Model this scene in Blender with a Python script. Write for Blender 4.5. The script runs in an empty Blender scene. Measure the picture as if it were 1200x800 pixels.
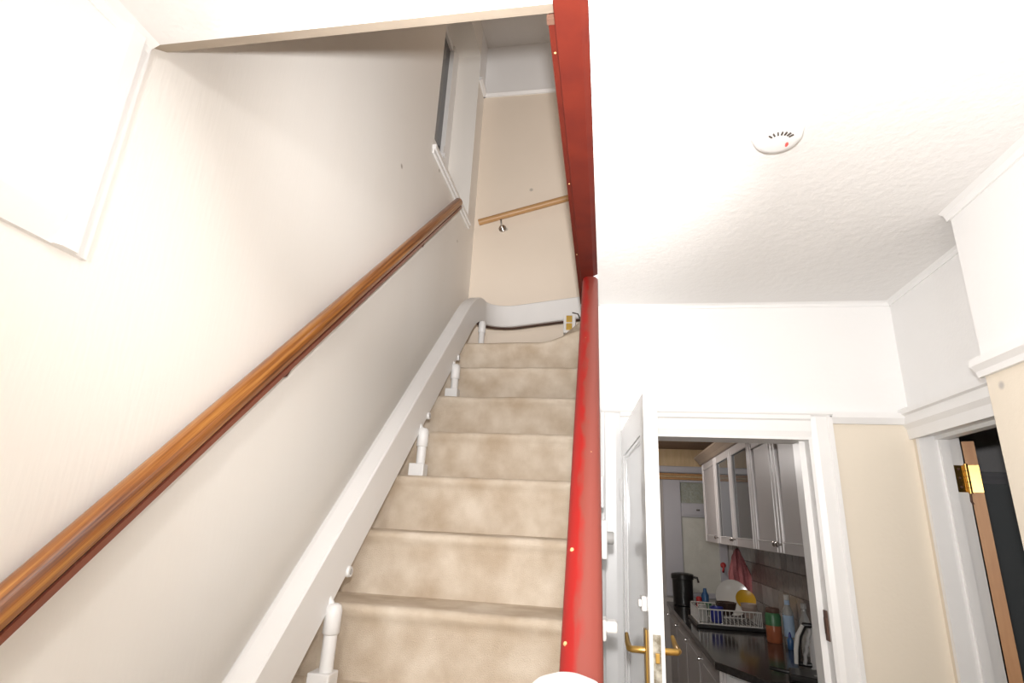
import bpy, math, random
from mathutils import Vector, Matrix, noise
random.seed(4)
S = bpy.context.scene
COL = S.collection

# ------------------------------------------------------------------ camera
CAM = Vector((0, 0, 1.6))
F = 650.0                                   # focal length in pixels of the 1200x800 frame
yv = Vector((110, 215, F)).normalized()     # picture direction of the world's Y axis
zv = Vector((100, -1900, F)); zv = (zv - yv * zv.dot(yv)).normalized()
xv = yv.cross(zv)
M3 = Matrix((xv, yv, zv))                   # camera (x right, y down, z forward) -> world
cam_d = bpy.data.cameras.new('camera'); cam = bpy.data.objects.new('camera', cam_d); COL.objects.link(cam)
right, up, back = M3.col[0].copy(), -M3.col[1], -M3.col[2]
cam.matrix_world = Matrix(((right.x, up.x, back.x, CAM.x), (right.y, up.y, back.y, CAM.y), (right.z, up.z, back.z, CAM.z), (0, 0, 0, 1)))
cam_d.sensor_width = 36; cam_d.lens = F / 1200 * 36; cam_d.clip_start = 0.02
S.camera = cam

# ------------------------------------------------------------------ world, lights, exposure
w = bpy.data.worlds.new('world'); S.world = w; w.use_nodes = True
w.node_tree.nodes['Background'].inputs[0].default_value = (0.05, 0.06, 0.08, 1)
w.node_tree.nodes['Background'].inputs[1].default_value = 0.3
def lamp(name, kind, loc, energy, color=(1, 1, 1), size=0.03, target=None, spot=None, blend=1.0):
    d = bpy.data.lights.new(name, kind); d.energy = energy; d.color = color
    if kind != 'AREA': d.shadow_soft_size = size
    if spot: d.spot_size = math.radians(spot); d.spot_blend = blend
    o = bpy.data.objects.new(name, d); COL.objects.link(o); o.location = loc
    if target is not None:
        o.rotation_euler = (Vector(target) - Vector(loc)).to_track_quat('-Z', 'Y').to_euler()
    return o
FL = (0.0, 0.0, 1.735)                      # hot-shoe flash just above the lens
lamp('flash_direct', 'SPOT', FL, 140, (1.0, 0.99, 0.985), 0.025, (0.3, 3.0, 1.735 + 3.0 * math.tan(math.radians(27))), 132, 1.0)
lamp('far_wall_fill', 'SPOT', FL, 350, (1.0, 0.97, 0.945), 0.025, (-0.75, 3.6, 1.735 + 3.6 * math.tan(math.radians(37))), 56, 1.0)  # added narrow beam at the flash, brightening the far wall
lamp('hall_fill', 'POINT', (0.05, -1.1, 2.0), 64, (1.0, 0.985, 0.97), 0.12)  # added unseen fill behind the camera, raises the hall's ambient light
lamp('landing_fill', 'POINT', (0.5, 2.6, 4.9), 8, (1.0, 0.82, 0.69), 0.12)  # added unseen fill upstairs, lifts the dark stairwell and far wall
lamp('kitchen_fill', 'POINT', (0.1, 4.9, 2.2), 14, (1.0, 0.95, 0.92), 0.10)  # added unseen fill, brightens the otherwise dark kitchen
S.view_settings.view_transform = 'Standard'; S.view_settings.look = 'None'
S.view_settings.exposure = 0.0; S.view_settings.gamma = 1.0; S.view_settings.use_curve_mapping = False

# ------------------------------------------------------------------ materials
MATS = {}
def mat(name, col, rough=0.6, metal=0.0, var=None, bump=None, coat=0.0, spec=0.5, trans=0.0, specks=None, stretch=None, split=None):
    """var=(scale, colour2, contrast) mottling; bump=(scale, strength); split=(z, colour above); specks=(scale, size, colour)"""
    if name in MATS: return MATS[name]
    m = bpy.data.materials.new(name); m.use_nodes = True; nt = m.node_tree; N = nt.nodes; L = nt.links
    b = N['Principled BSDF']
    b.inputs['Base Color'].default_value = (*col, 1); b.inputs['Roughness'].default_value = rough
    b.inputs['Metallic'].default_value = metal; b.inputs['Coat Weight'].default_value = coat
    b.inputs['Specular IOR Level'].default_value = spec; b.inputs['Transmission Weight'].default_value = trans
    geo = N.new('ShaderNodeNewGeometry'); vec = geo.outputs['Position']
    if stretch:
        mp = N.new('ShaderNodeVectorMath'); mp.operation = 'MULTIPLY'; mp.inputs[1].default_value = stretch
        L.new(vec, mp.inputs[0]); vec = mp.outputs[0]
    out = None
    def mix(fac, a, bb):
        x = N.new('ShaderNodeMix'); x.data_type = 'RGBA'
        L.new(fac, x.inputs[0])
        if isinstance(a, tuple): x.inputs[6].default_value = (*a, 1)
        else: L.new(a, x.inputs[6])
        x.inputs[7].default_value = (*bb, 1)
        return x.outputs[2]
    if split:
        sp = N.new('ShaderNodeSeparateXYZ'); L.new(geo.outputs['Position'], sp.inputs[0])
        g = N.new('ShaderNodeMath'); g.operation = 'GREATER_THAN'; g.inputs[1].default_value = split[0]; L.new(sp.outputs[2], g.inputs[0])
        out = mix(g.outputs[0], col, split[1])
    if var:
        n = N.new('ShaderNodeTexNoise'); n.inputs['Scale'].default_value = var[0]; n.inputs['Detail'].default_value = 6
        L.new(vec, n.inputs['Vector'])
        r = N.new('ShaderNodeMapRange'); r.inputs[1].default_value = 0.5 - 0.5 / var[2]; r.inputs[2].default_value = 0.5 + 0.5 / var[2]
        L.new(n.outputs[0], r.inputs[0])
        out = mix(r.outputs[0], out if out else col, var[1])
    if specks:
        v = N.new('ShaderNodeTexVoronoi'); v.inputs['Scale'].default_value = specks[0]; L.new(geo.outputs['Position'], v.inputs['Vector'])
        r = N.new('ShaderNodeMapRange'); r.inputs[1].default_value = specks[1]; r.inputs[2].default_value = specks[1] * 0.4
        L.new(v.outputs['Distance'], r.inputs[0])
        out = mix(r.outputs[0], out if out else col, specks[2])
    if out: L.new(out, b.inputs['Base Color'])
    if bump:
        n = N.new('ShaderNodeTexNoise'); n.inputs['Scale'].default_value = bump[0]; n.inputs['Detail'].default_value = 4
        L.new(vec, n.inputs['Vector'])
        bp = N.new('ShaderNodeBump'); bp.inputs['Strength'].default_value = bump[1]; bp.inputs['Distance'].default_value = 0.01
        L.new(n.outputs[0], bp.inputs['Height']); L.new(bp.outputs[0], b.inputs['Normal'])
    MATS[name] = m; return m

CREAM = mat('cream_wallpaper', (0.89, 0.868, 0.83), 0.7, var=(2.2, (0.865, 0.825, 0.77), 1.6), bump=(90, 0.07), stretch=(1, 1, 0.12), specks=(3.2, 0.055, (0.45, 0.40, 0.36)))
FARW = mat('far_wall_paper', (0.84, 0.74, 0.63), 0.7, var=(2.0, (0.80, 0.70, 0.585), 1.6), bump=(70, 0.08), specks=(2.6, 0.05, (0.5, 0.45, 0.39)), split=(5.22, (0.90, 0.89, 0.90)))
BEIGE = mat('beige_wall_white_frieze', (0.78, 0.70, 0.585), 0.7, split=(2.09, (0.86, 0.85, 0.84)), bump=(60, 0.08), specks=(2.9, 0.045, (0.5, 0.46, 0.42)))
WHITE = mat('white_gloss_paint', (0.86, 0.85, 0.84), 0.35, var=(9, (0.83, 0.82, 0.81), 1.5))
DOORW = mat('white_door_gloss', (0.88, 0.87, 0.86), 0.14, var=(9, (0.86, 0.85, 0.84), 1.5), coat=0.5)
FRIEZE = mat('white_frieze_paint', (0.86, 0.855, 0.85), 0.6, specks=(2.4, 0.04, (0.6, 0.58, 0.57)))
CEIL = mat('textured_white_ceiling', (0.84, 0.825, 0.81), 0.8, bump=(38, 0.25))
EDGE = mat('bare_beige_plaster', (0.55, 0.47, 0.38), 0.8, var=(12, (0.45, 0.38, 0.30), 1.5))
CARPET = mat('beige_carpet', (0.77, 0.675, 0.56), 0.95, var=(8, (0.55, 0.44, 0.325), 2.6), bump=(420, 0.5), spec=0.1)
FLOORM = mat('hall_carpet', (0.45, 0.36, 0.27), 0.95, bump=(300, 0.4), spec=0.1)
WOOD = mat('varnished_oak', (0.46, 0.19, 0.045), 0.3, var=(9, (0.24, 0.075, 0.015), 2.0), stretch=(6, 0.7, 0.7), coat=0.4)
def grain_mat():
    m = bpy.data.materials.new('oak_long_grain'); m.use_nodes = True; N = m.node_tree.nodes; L = m.node_tree.links
    b = N['Principled BSDF']; b.inputs['Roughness'].default_value = 0.32; b.inputs['Coat Weight'].default_value = 0.25
    g = N.new('ShaderNodeNewGeometry'); sp = N.new('ShaderNodeSeparateXYZ'); L.new(g.outputs['Position'], sp.inputs[0])
    q = N.new('ShaderNodeMath'); q.operation = 'MULTIPLY_ADD'; q.inputs[1].default_value = -.95; L.new(sp.outputs[1], q.inputs[0]); L.new(sp.outputs[2], q.inputs[2])
    c = N.new('ShaderNodeCombineXYZ'); L.new(sp.outputs[0], c.inputs[0]); L.new(q.outputs[0], c.inputs[1]); L.new(sp.outputs[1], c.inputs[2])
    v = N.new('ShaderNodeVectorMath'); v.operation = 'MULTIPLY'; v.inputs[1].default_value = (45, 45, 1.6); L.new(c.outputs[0], v.inputs[0])
    n = N.new('ShaderNodeTexNoise'); n.inputs['Scale'].default_value = 1.6; n.inputs['Detail'].default_value = 7; n.inputs['Roughness'].default_value = .65; L.new(v.outputs[0], n.inputs['Vector'])
    r = N.new('ShaderNodeValToRGB'); e = r.color_ramp.elements
    e[0].position = .32; e[0].color = (0.10, 0.026, 0.006, 1); e[1].position = .68; e[1].color = (0.50, 0.225, 0.055, 1)
    k = e.new(.5); k.color = (0.30, 0.105, 0.022, 1)
    L.new(n.outputs[0], r.inputs[0]); L.new(r.outputs[0], b.inputs['Base Color']); return m
GRAIN = grain_mat()
WOODD = mat('dark_varnish', (0.10, 0.03, 0.02), 0.3, coat=0.3)
WOODU = mat('mahogany_underside', (0.20, 0.055, 0.03), 0.3, coat=0.3)
PINE = mat('pine_rail', (0.56, 0.33, 0.15), 0.4, var=(8, (0.46, 0.25, 0.10), 1.8), stretch=(0.6, 6, 6))
RED = mat('red_gloss_paint', (0.20, 0.006, 0.006), 0.45, var=(14, (0.13, 0.006, 0.006), 2.2), spec=0.3)
def worn_lit_rail():
    m = bpy.data.materials.new('worn_lit_red_rail'); m.use_nodes = True; N = m.node_tree.nodes; L = m.node_tree.links
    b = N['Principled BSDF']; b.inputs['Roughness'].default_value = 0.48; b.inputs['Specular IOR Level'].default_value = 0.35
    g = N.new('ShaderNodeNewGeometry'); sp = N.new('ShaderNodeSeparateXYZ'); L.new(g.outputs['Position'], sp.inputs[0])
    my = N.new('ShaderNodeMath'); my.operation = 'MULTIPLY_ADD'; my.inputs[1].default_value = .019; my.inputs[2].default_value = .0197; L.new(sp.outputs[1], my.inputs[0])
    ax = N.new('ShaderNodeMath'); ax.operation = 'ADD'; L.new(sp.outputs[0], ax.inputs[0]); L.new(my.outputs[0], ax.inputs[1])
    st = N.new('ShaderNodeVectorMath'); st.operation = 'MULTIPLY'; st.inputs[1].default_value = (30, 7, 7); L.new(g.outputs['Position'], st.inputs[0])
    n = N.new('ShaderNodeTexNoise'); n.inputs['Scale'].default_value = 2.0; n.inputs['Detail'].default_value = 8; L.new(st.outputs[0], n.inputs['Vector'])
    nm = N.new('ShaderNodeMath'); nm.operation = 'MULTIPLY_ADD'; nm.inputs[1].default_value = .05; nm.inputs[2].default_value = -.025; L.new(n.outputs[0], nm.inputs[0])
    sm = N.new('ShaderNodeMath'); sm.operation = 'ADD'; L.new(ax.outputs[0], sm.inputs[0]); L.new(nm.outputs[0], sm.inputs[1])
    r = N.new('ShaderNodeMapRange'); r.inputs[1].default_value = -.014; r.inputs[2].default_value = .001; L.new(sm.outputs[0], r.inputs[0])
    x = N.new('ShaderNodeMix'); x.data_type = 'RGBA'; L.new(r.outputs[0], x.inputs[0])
    x.inputs[6].default_value = (0.27, 0.008, 0.006, 1); x.inputs[7].default_value = (0.20, 0.040, 0.028, 1)  # stair side painted as lit; outer side worn and paled by ceiling reflection
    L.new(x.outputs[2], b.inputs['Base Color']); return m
WORNLITRAIL = worn_lit_rail()
REDD = mat('dull_red_paint', (0.105, 0.013, 0.006), 0.65, var=(10, (0.07, 0.008, 0.005), 2.0), spec=0.2)
CHIP = mat('bare_wood_chip', (0.48, 0.28, 0.11), 0.8, var=(30, (0.6, 0.4, 0.2), 1.5))
LIFT = mat('white_lift_rail', (0.80, 0.79, 0.78), 0.4, var=(5, (0.77, 0.76, 0.75), 1.5))
PLAST = mat('white_plastic', (0.85, 0.84, 0.83), 0.35, var=(20, (0.83, 0.82, 0.81), 1.3))
GREYP = mat('grey_plastic', (0.45, 0.44, 0.43), 0.5, var=(20, (0.40, 0.39, 0.38), 1.3))
BROWNR = mat('brown_rubber', (0.12, 0.06, 0.04), 0.6, var=(20, (0.09, 0.045, 0.03), 1.3))
BRASS = mat('brass', (0.62, 0.40, 0.13), 0.34, 1.0, var=(60, (0.60, 0.37, 0.10), 1.5))
BRASSM = mat('matt_brass', (0.66, 0.44, 0.10), 0.5, 0.6, var=(60, (0.56, 0.35, 0.07), 1.5))
STEEL = mat('brushed_steel', (0.62, 0.60, 0.58), 0.25, 1.0, var=(60, (0.50, 0.48, 0.46), 1.5))
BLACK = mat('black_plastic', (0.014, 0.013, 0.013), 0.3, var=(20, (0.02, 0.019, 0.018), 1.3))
SLOT = mat('slot_dark', (0.10, 0.08, 0.07), 0.6, var=(20, (0.07, 0.06, 0.05), 1.3))
REDLED = mat('red_mark', (0.75, 0.12, 0.10), 0.4, var=(20, (0.7, 0.1, 0.09), 1.3))
DARKGL = mat('dark_window_glass', (0.05, 0.055, 0.06), 0.1, var=(6, (0.09, 0.09, 0.10), 1.3))
FROST = mat('frosted_glass', (0.36, 0.38, 0.33), 0.18, var=(24, (0.27, 0.28, 0.21), 2.0), bump=(60, 0.8))
OBSC = mat('obscured_glass', (0.66, 0.65, 0.58), 0.3, var=(7, (0.56, 0.55, 0.48), 1.6), bump=(25, 0.25))
KCEIL = mat('shaded_kitchen_ceiling', (0.30, 0.19, 0.12), 0.7, var=(4, (0.24, 0.15, 0.09), 1.5))  # shadow behind the door head painted in as brown
KWALL = mat('kitchen_wall_paint', (0.55, 0.52, 0.49), 0.7, var=(3, (0.50, 0.47, 0.44), 1.5))
CAB = mat('grey_white_cabinet', (0.56, 0.53, 0.52), 0.38, var=(5, (0.54, 0.51, 0.50), 1.4), spec=0.3)
CABE = mat('cabinet_pale_moulding', (0.78, 0.75, 0.74), 0.18, var=(20, (0.76, 0.73, 0.72), 1.3))
CABIN = mat('cabinet_interior', (0.28, 0.25, 0.23), 0.6, var=(8, (0.24, 0.21, 0.19), 1.4))
CABG = mat('cabinet_glass', (0.09, 0.10, 0.11), 0.03, var=(5, (0.12, 0.13, 0.135), 1.4), spec=1.0)
CORN = mat('cabinet_cornice_beige', (0.30, 0.23, 0.17), 0.5, var=(8, (0.26, 0.20, 0.15), 1.4))  # beige darkened to hold the shade above the cabinets
WTOP = mat('black_stone_worktop', (0.022, 0.019, 0.018), 0.14, var=(40, (0.045, 0.04, 0.038), 2.0))
GROUT = mat('tile_grout', (0.20, 0.17, 0.15), 0.8, var=(20, (0.17, 0.14, 0.12), 1.4))
TILE = [mat('tile_grey', (0.37, 0.33, 0.30), 0.25, var=(12, (0.30, 0.26, 0.23), 1.8)),
        mat('tile_taupe', (0.32, 0.28, 0.25), 0.25, var=(12, (0.25, 0.21, 0.19), 1.8)),
        mat('tile_pale', (0.43, 0.39, 0.36), 0.25, var=(12, (0.36, 0.32, 0.29), 1.8)),
        mat('tile_border', (0.18, 0.14, 0.12), 0.3, var=(30, (0.30, 0.25, 0.22), 2.2)),
        mat('tile_motif', (0.12, 0.085, 0.07), 0.3, var=(40, (0.24, 0.19, 0.17), 2.2))]
BLIND = mat('straw_blind', (0.62, 0.46, 0.27), 0.7, var=(14, (0.50, 0.36, 0.20), 1.8), stretch=(3, 1, 0.4))
BLINDO = mat('orange_cane', (0.55, 0.31, 0.14), 0.6, var=(14, (0.45, 0.24, 0.10), 1.8))
UPVC = mat('grey_white_upvc', (0.50, 0.49, 0.52), 0.3, var=(4, (0.46, 0.45, 0.48), 1.4))
PINK = mat('pink_towel', (0.52, 0.21, 0.21), 0.95, var=(25, (0.43, 0.15, 0.16), 1.8), bump=(150, 0.5), spec=0.1)
CHINA = mat('white_china', (0.66, 0.64, 0.60), 0.15, var=(8, (0.63, 0.61, 0.57), 1.4))
YEL = mat('yellow_plastic', (0.62, 0.36, 0.02), 0.35, var=(8, (0.55, 0.31, 0.02), 1.4))
BLUE = mat('blue_plastic', (0.03, 0.04, 0.25), 0.3, var=(8, (0.025, 0.03, 0.20), 1.4))
LBLUE = mat('pale_blue_label', (0.36, 0.50, 0.68), 0.4, var=(18, (0.45, 0.58, 0.72), 1.6))
MBLUE = mat('blue_bottle', (0.03, 0.09, 0.22), 0.3, var=(18, (0.05, 0.14, 0.30), 1.6))
GREEN = mat('green_label', (0.03, 0.11, 0.04), 0.4, var=(25, (0.07, 0.20, 0.09), 1.8))
ORANGE = mat('orange_contents', (0.40, 0.13, 0.06), 0.3, var=(20, (0.32, 0.09, 0.04), 1.6))
GLASSM = mat('tumbler_glass', (0.80, 0.80, 0.76), 0.08, trans=0.7, var=(8, (0.78, 0.78, 0.74), 1.3))
BOWLB = mat('brown_glazed_bowl', (0.05, 0.03, 0.025), 0.12, var=(8, (0.07, 0.045, 0.035), 1.4))
BOWLS = mat('striped_bowl', (0.30, 0.22, 0.18), 0.3, var=(4, (0.45, 0.36, 0.31), 2.5), stretch=(1, 1, 14))
REDP = mat('red_plastic', (0.50, 0.04, 0.04), 0.4, var=(8, (0.42, 0.03, 0.03), 1.4))
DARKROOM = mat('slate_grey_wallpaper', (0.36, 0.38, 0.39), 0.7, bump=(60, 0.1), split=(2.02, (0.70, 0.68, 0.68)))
OAKEDGE = mat('bare_door_edge_wood', (0.58, 0.31, 0.14), 0.5, var=(6, (0.47, 0.22, 0.09), 1.8), stretch=(8, 8, 0.6))
PAINTWEAR = mat('worn_latch_edge', (0.55, 0.52, 0.44), 0.5, var=(60, (0.18, 0.15, 0.10), 3.0))

# ------------------------------------------------------------------ mesh helpers
class MB:
    def __init__(s): s.v = []; s.f = []; s.mi = []; s.cur = 0
    def add(s, vs, fs):
        o = len(s.v); s.v += [tuple(p) for p in vs]
        for f in fs: s.f.append(tuple(i + o for i in f)); s.mi.append(s.cur)
        return s
    def m(s, i): s.cur = i; return s
    def box(s, x0, x1, y0, y1, z0, z1):
        vs = [(x, y, z) for x in (x0, x1) for y in (y0, y1) for z in (z0, z1)]
        return s.add(vs, [(0, 1, 3, 2), (4, 6, 7, 5), (0, 4, 5, 1), (2, 3, 7, 6), (0, 2, 6, 4), (1, 5, 7, 3)])
    def prism(s, poly, axis, a, b):
        """polygon in the two other axes (in x,y,z order) extruded along axis from a to b"""
        n = len(poly); vs = []
        for t in (a, b):
            for p in poly:
                q = list(p); q.insert(axis, t); vs.append(q)
        fs = [tuple(range(n))[::-1], tuple(range(n, 2 * n))] + [(i, (i + 1) % n, n + (i + 1) % n, n + i) for i in range(n)]
        return s.add(vs, fs)
    def tube(s, pts, r, n=12, cap=True):
        pts = [Vector(p) for p in pts]; rs = r if isinstance(r, (list, tuple)) else [r] * len(pts)
        vs = []; prev = None
        for i, p in enumerate(pts):
            t = (pts[min(i + 1, len(pts) - 1)] - pts[max(i - 1, 0)]).normalized()
            if prev is None:
                a = Vector((0, 0, 1)) if abs(t.z) < 0.9 else Vector((1, 0, 0)); u = t.cross(a).normalized()
            else: u = (prev - t * prev.dot(t)).normalized()
            prev = u; w_ = t.cross(u)
            for k in range(n):
                an = 2 * math.pi * k / n; vs.append(p + (u * math.cos(an) + w_ * math.sin(an)) * rs[i])
        fs = [(i * n + k, i * n + (k + 1) % n, (i + 1) * n + (k + 1) % n, (i + 1) * n + k) for i in range(len(pts) - 1) for k in range(n)]
        if cap: fs += [tuple(range(n))[::-1], tuple(range((len(pts) - 1) * n, len(pts) * n))]
        return s.add(vs, fs)
    def lathe(s, prof, c=(0, 0, 0), n=28, axis=2):
        """prof = [(radius, height)] about the given axis through c"""
        vs = []
        for r, h in prof:
            for k in range(n):
                a = 2 * math.pi * k / n; p = [r * math.cos(a), r * math.sin(a)]; p.insert(axis, h)
                vs.append((p[0] + c[0], p[1] + c[1], p[2] + c[2]))
        m = len(prof)
        fs = [(i * n + k, i * n + (k + 1) % n, (i + 1) * n + (k + 1) % n, (i + 1) * n + k) for i in range(m - 1) for k in range(n)]
        fs += [tuple(range(n))[::-1], tuple(range((m - 1) * n, m * n))]
        return s.add(vs, fs)
    def sweep(s, sec, frames):
        """closed section [(u,v)] along frames [(point, side, up)]"""
        n = len(sec); vs = []
        for p, a, b in frames:
            for u, v in sec: vs.append(Vector(p) + Vector(a) * u + Vector(b) * v)
        fs = [(i * n + k, i * n + (k + 1) % n, (i + 1) * n + (k + 1) % n, (i + 1) * n + k) for i in range(len(frames) - 1) for k in range(n)]
        fs += [tuple(range(n))[::-1], tuple(range((len(frames) - 1) * n, len(frames) * n))]
        return s.add(vs, fs)
    def build(s, name, mats, parent=None, smooth=False, bevel=0, at=None):
        me = bpy.data.meshes.new(name); me.from_pydata(s.v, [], s.f)
        for m_ in (mats if isinstance(mats, list) else [mats]): me.materials.append(m_)
        me.polygons.foreach_set('material_index', s.mi)
        import bmesh
        bm = bmesh.new(); bm.from_mesh(me); bmesh.ops.recalc_face_normals(bm, faces=bm.faces); bm.to_mesh(me); bm.free()
        if smooth:
            me.polygons.foreach_set('use_smooth', [True] * len(me.polygons))
            try: me.set_sharp_from_angle(angle=math.radians(smooth if smooth is not True else 40))
            except Exception: pass
        o = bpy.data.objects.new(name, me); COL.objects.link(o)
        if at: o.location = at
        if parent:
            o.parent = parent; o.matrix_parent_inverse = parent.matrix_basis.inverted()
        if bevel:
            bv = o.modifiers.new('bevel', 'BEVEL'); bv.width = bevel; bv.segments = 2; bv.limit_method = 'ANGLE'
        return o
def tag(o, label, cat, group=None, kind=None):
    o['label'] = label; o['category'] = cat
    if group: o['group'] = group
    if kind: o['kind'] = kind
    return o
def thing(name, label, cat, loc=(0, 0, 0), group=None, kind=None):
    o = bpy.data.objects.new(name, None); COL.objects.link(o); o.location = loc; o.empty_display_size = 0.05
    return tag(o, label, cat, group, kind)
def struct(name, mb, m, label, cat, **k): return tag(mb.build(name, m, **k), label, cat, kind='structure')

# ------------------------------------------------------------------ room shell
XL, XR, XC, YK, YF, ZC = -1.06, 1.27, 1.108, 2.57, 3.945, 2.62
Y0 = -2.6                                   # wall behind the photographer
TOP = 5.75                                  # ceiling over the stairwell
struct('floor', MB().box(-1.36, 1.42, Y0 - .12, YK + .12, -0.12, 0), FLOORM, 'carpeted hall floor at the foot of the stairs', 'floor')
struct('floor_kitchen', MB().box(-.1, 1.42, YK + .12, 6.42, -0.12, 0), KWALL, 'kitchen floor beyond the open white door', 'floor')
wl = MB().box(-1.36, XL, Y0, 2.82, 0, TOP).box(-1.36, XL, 3.735, 4.1, 0, TOP).box(-1.36, XL, 2.82, 3.735, 0, 3.79).box(-1.36, XL, 2.82, 3.735, 5.45, TOP)
struct('wall_left', wl, CREAM, 'cream papered wall rising beside the carpeted stairs', 'wall')
struct('wall_far', MB().box(XL, -.1, YF, 4.1, 0, TOP).box(-.1, 1.42, YF, 4.1, 2.9, TOP), FARW, 'cream wall at the top turn of the stairs', 'wall')
struct('wall_behind', MB().box(XL, XR + .15, Y0 - .12, Y0, 0, TOP), FRIEZE, 'white wall closing the hall behind the camera', 'wall')
wk = MB().box(-.03, .067, YK, YK + .12, 0, ZC).box(.865, XR, YK, YK + .12, 0, ZC).box(.067, .865, YK, YK + .12, 2.0, ZC)
struct('wall_kitchen', wk, BEIGE, 'beige wall with white frieze around the kitchen doorway', 'wall')
wr = MB().box(XR, XR + .15, 1.79, 6.42, 2.03, ZC).box(XR, XR + .15, 2.55, YK + .12, 0, 2.03)
struct('wall_right', wr, BEIGE, 'white frieze wall over the right-hand doorway', 'wall')
struct('wall_chimney', MB().box(XC, XR + .15, Y0, 1.79, 0, ZC), BEIGE, 'projecting wall, beige below and white above its picture rail', 'wall')
ce = MB().box(XL, XC, Y0, .872, ZC, 2.85).box(XC, XR + .15, Y0, 1.79, ZC, 2.85).box(-.03, XC, .872, YK + .12, ZC, 2.85).box(XC, XR + .15, 1.79, YK + .12, ZC, 2.85)
struct('ceiling', ce, CEIL, 'textured white hall ceiling with the smoke alarm', 'ceiling')
struct('ceiling_upper', MB().box(-1.36, 1.42, Y0, 4.1, TOP, TOP + .1), CEIL, 'ceiling high above the stairwell', 'ceiling')
struct('wall_upper', MB().box(1.42, 1.54, Y0, 4.1, 2.85, TOP), FARW, 'upper landing wall beyond the stairwell', 'wall')
struct('floor_upper', MB().box(-.1, 1.42, YK + .12, YF, 2.62, 2.9), CARPET, 'carpeted upper landing beside the winding steps', 'floor')
# beige bare edge of the ceiling at the stairwell
struct('trim_1', MB().prism([(.872, ZC), (.925, 2.655), (.94, 2.85), (.872, 2.85)], 0, XL, -.1), EDGE, 'beige unpainted edge of the ceiling over the stairs', 'ceiling edge')
# left frieze with picture rail and vertical board
struct('wall_frieze', MB().box(XL, XL + .004, Y0, .872, 2.1, ZC), FRIEZE, 'white frieze panel above the picture rail on the stair wall', 'wall')
pr = MB().prism([(XL, 2.065), (XL + .012, 2.065), (XL + .016, 2.08), (XL + .026, 2.12), (XL + .026, 2.14), (XL, 2.145)], 1, Y0, .80)
struct('trim_2', pr, WHITE, 'white picture rail ending where the stairwell begins', 'picture rail')
vb = MB().prism([(XL, .80), (XL + .018, .80), (XL + .024, .812), (XL + .024, .845), (XL + .012, .852), (XL + .012, .876), (XL, .876)], 2, 2.066, ZC)
struct('trim_3', vb, WHITE, 'white upright board rising from picture rail to ceiling', 'trim board')
def cove(axis, pos, d, a, b, s=.02):
    """small quarter cove against a wall at pos, room on side d"""
    pts = [(0, 0), (s, 0)] + [(s - s * .55 * math.sin(t), -s + s * .55 * math.cos(t) - s * .0) for t in ()] + [(s * .45, -s * .35), (s * .25, -s)] + [(0, -s)]
    m = MB()
    if axis == 1: return m.prism([(pos + d * u, ZC + v) for u, v in pts], 1, a, b)      # wall runs along y
    return m.prism([(pos + d * u, ZC + v) for u, v in pts], 0, a, b)                    # wall runs along x
struct('trim_4', cove(0, YK, -1, -.02, XR), WHITE, 'narrow white cornice over the kitchen wall', 'cornice')
struct('trim_5', cove(1, XR, -1, 1.79, YK), WHITE, 'narrow white cornice over the right-hand doorway wall', 'cornice')
struct('trim_6', cove(1, XC, -1, Y0, 1.80, .028), WHITE, 'white cornice along the projecting wall', 'cornice')
struct('trim_7', cove(1, XL, 1, Y0, .872, .035), WHITE, 'white cornice above the left frieze', 'cornice')
# picture rails right side
rail = lambda x, d: [(x, 2.068), (x + d * .012, 2.068), (x + d * .016, 2.085), (x + d * .03, 2.10), (x + d * .03, 2.122), (x, 2.128)]
struct('trim_8', MB().prism(rail(XC, -1), 1, Y0, 1.802), WHITE, 'white picture rail on the projecting wall', 'picture rail')
struct('trim_9', MB().prism([(YK, 2.06), (YK - .012, 2.06), (YK - .026, 2.085), (YK - .026, 2.108), (YK, 2.112)], 0, .95, XR), WHITE, 'white picture rail between the two doorways', 'picture rail')
struct('trim_10', MB().prism([(YK, 2.09), (YK - .024, 2.09), (YK - .03, 2.098), (YK - .03, 2.108), (YK, 2.114)], 0, -.02, .96), WHITE, 'white rail capping the kitchen door frame', 'picture rail')

# kitchen door frame
fr = thing('door_frame', 'white moulded frame around the kitchen doorway', 'door frame', (.466, YK, 0), kind='structure')
def arch(a, b):   # architrave section from inner edge a to outer edge b
    return [(a, YK), (a, YK - .012), (a + (b - a) * .25, YK - .018), (a + (b - a) * .75, YK - .018), (a + (b - a) * .82, YK - .026), (b, YK - .026), (b, YK)]
MB().prism(arch(.067, -.022), 2, 0, 2.09).build('architrave', WHITE, fr)
MB().prism(arch(.872, .957), 2, 0, 2.09).build('architrave', WHITE, fr)
MB().prism([(y, z) for z, y in arch(2.0, 2.092)], 0, .0672, .8718).build('architrave', WHITE, fr)
MB().box(.062, .075, YK, YK + .13, 0, 2.0).build('jamb', WHITE, fr)
MB().box(.858, .872, YK - .012, YK + .13, 0, 2.0).box(.835, .858, YK + .045, YK + .13, 0, 2.0).build('jamb', WHITE, fr)
MB().box(.075, .858, YK - .012, YK + .13, 1.988, 2.0005).build('head_lining', WHITE, fr)
MB().box(.852, .8585, YK + .002, YK + .035, 1.21, 1.32).box(.846, .8525, YK - .006, YK + .02, 1.235, 1.295).build('strike_plate', BROWNR, fr, bevel=.002)

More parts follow.
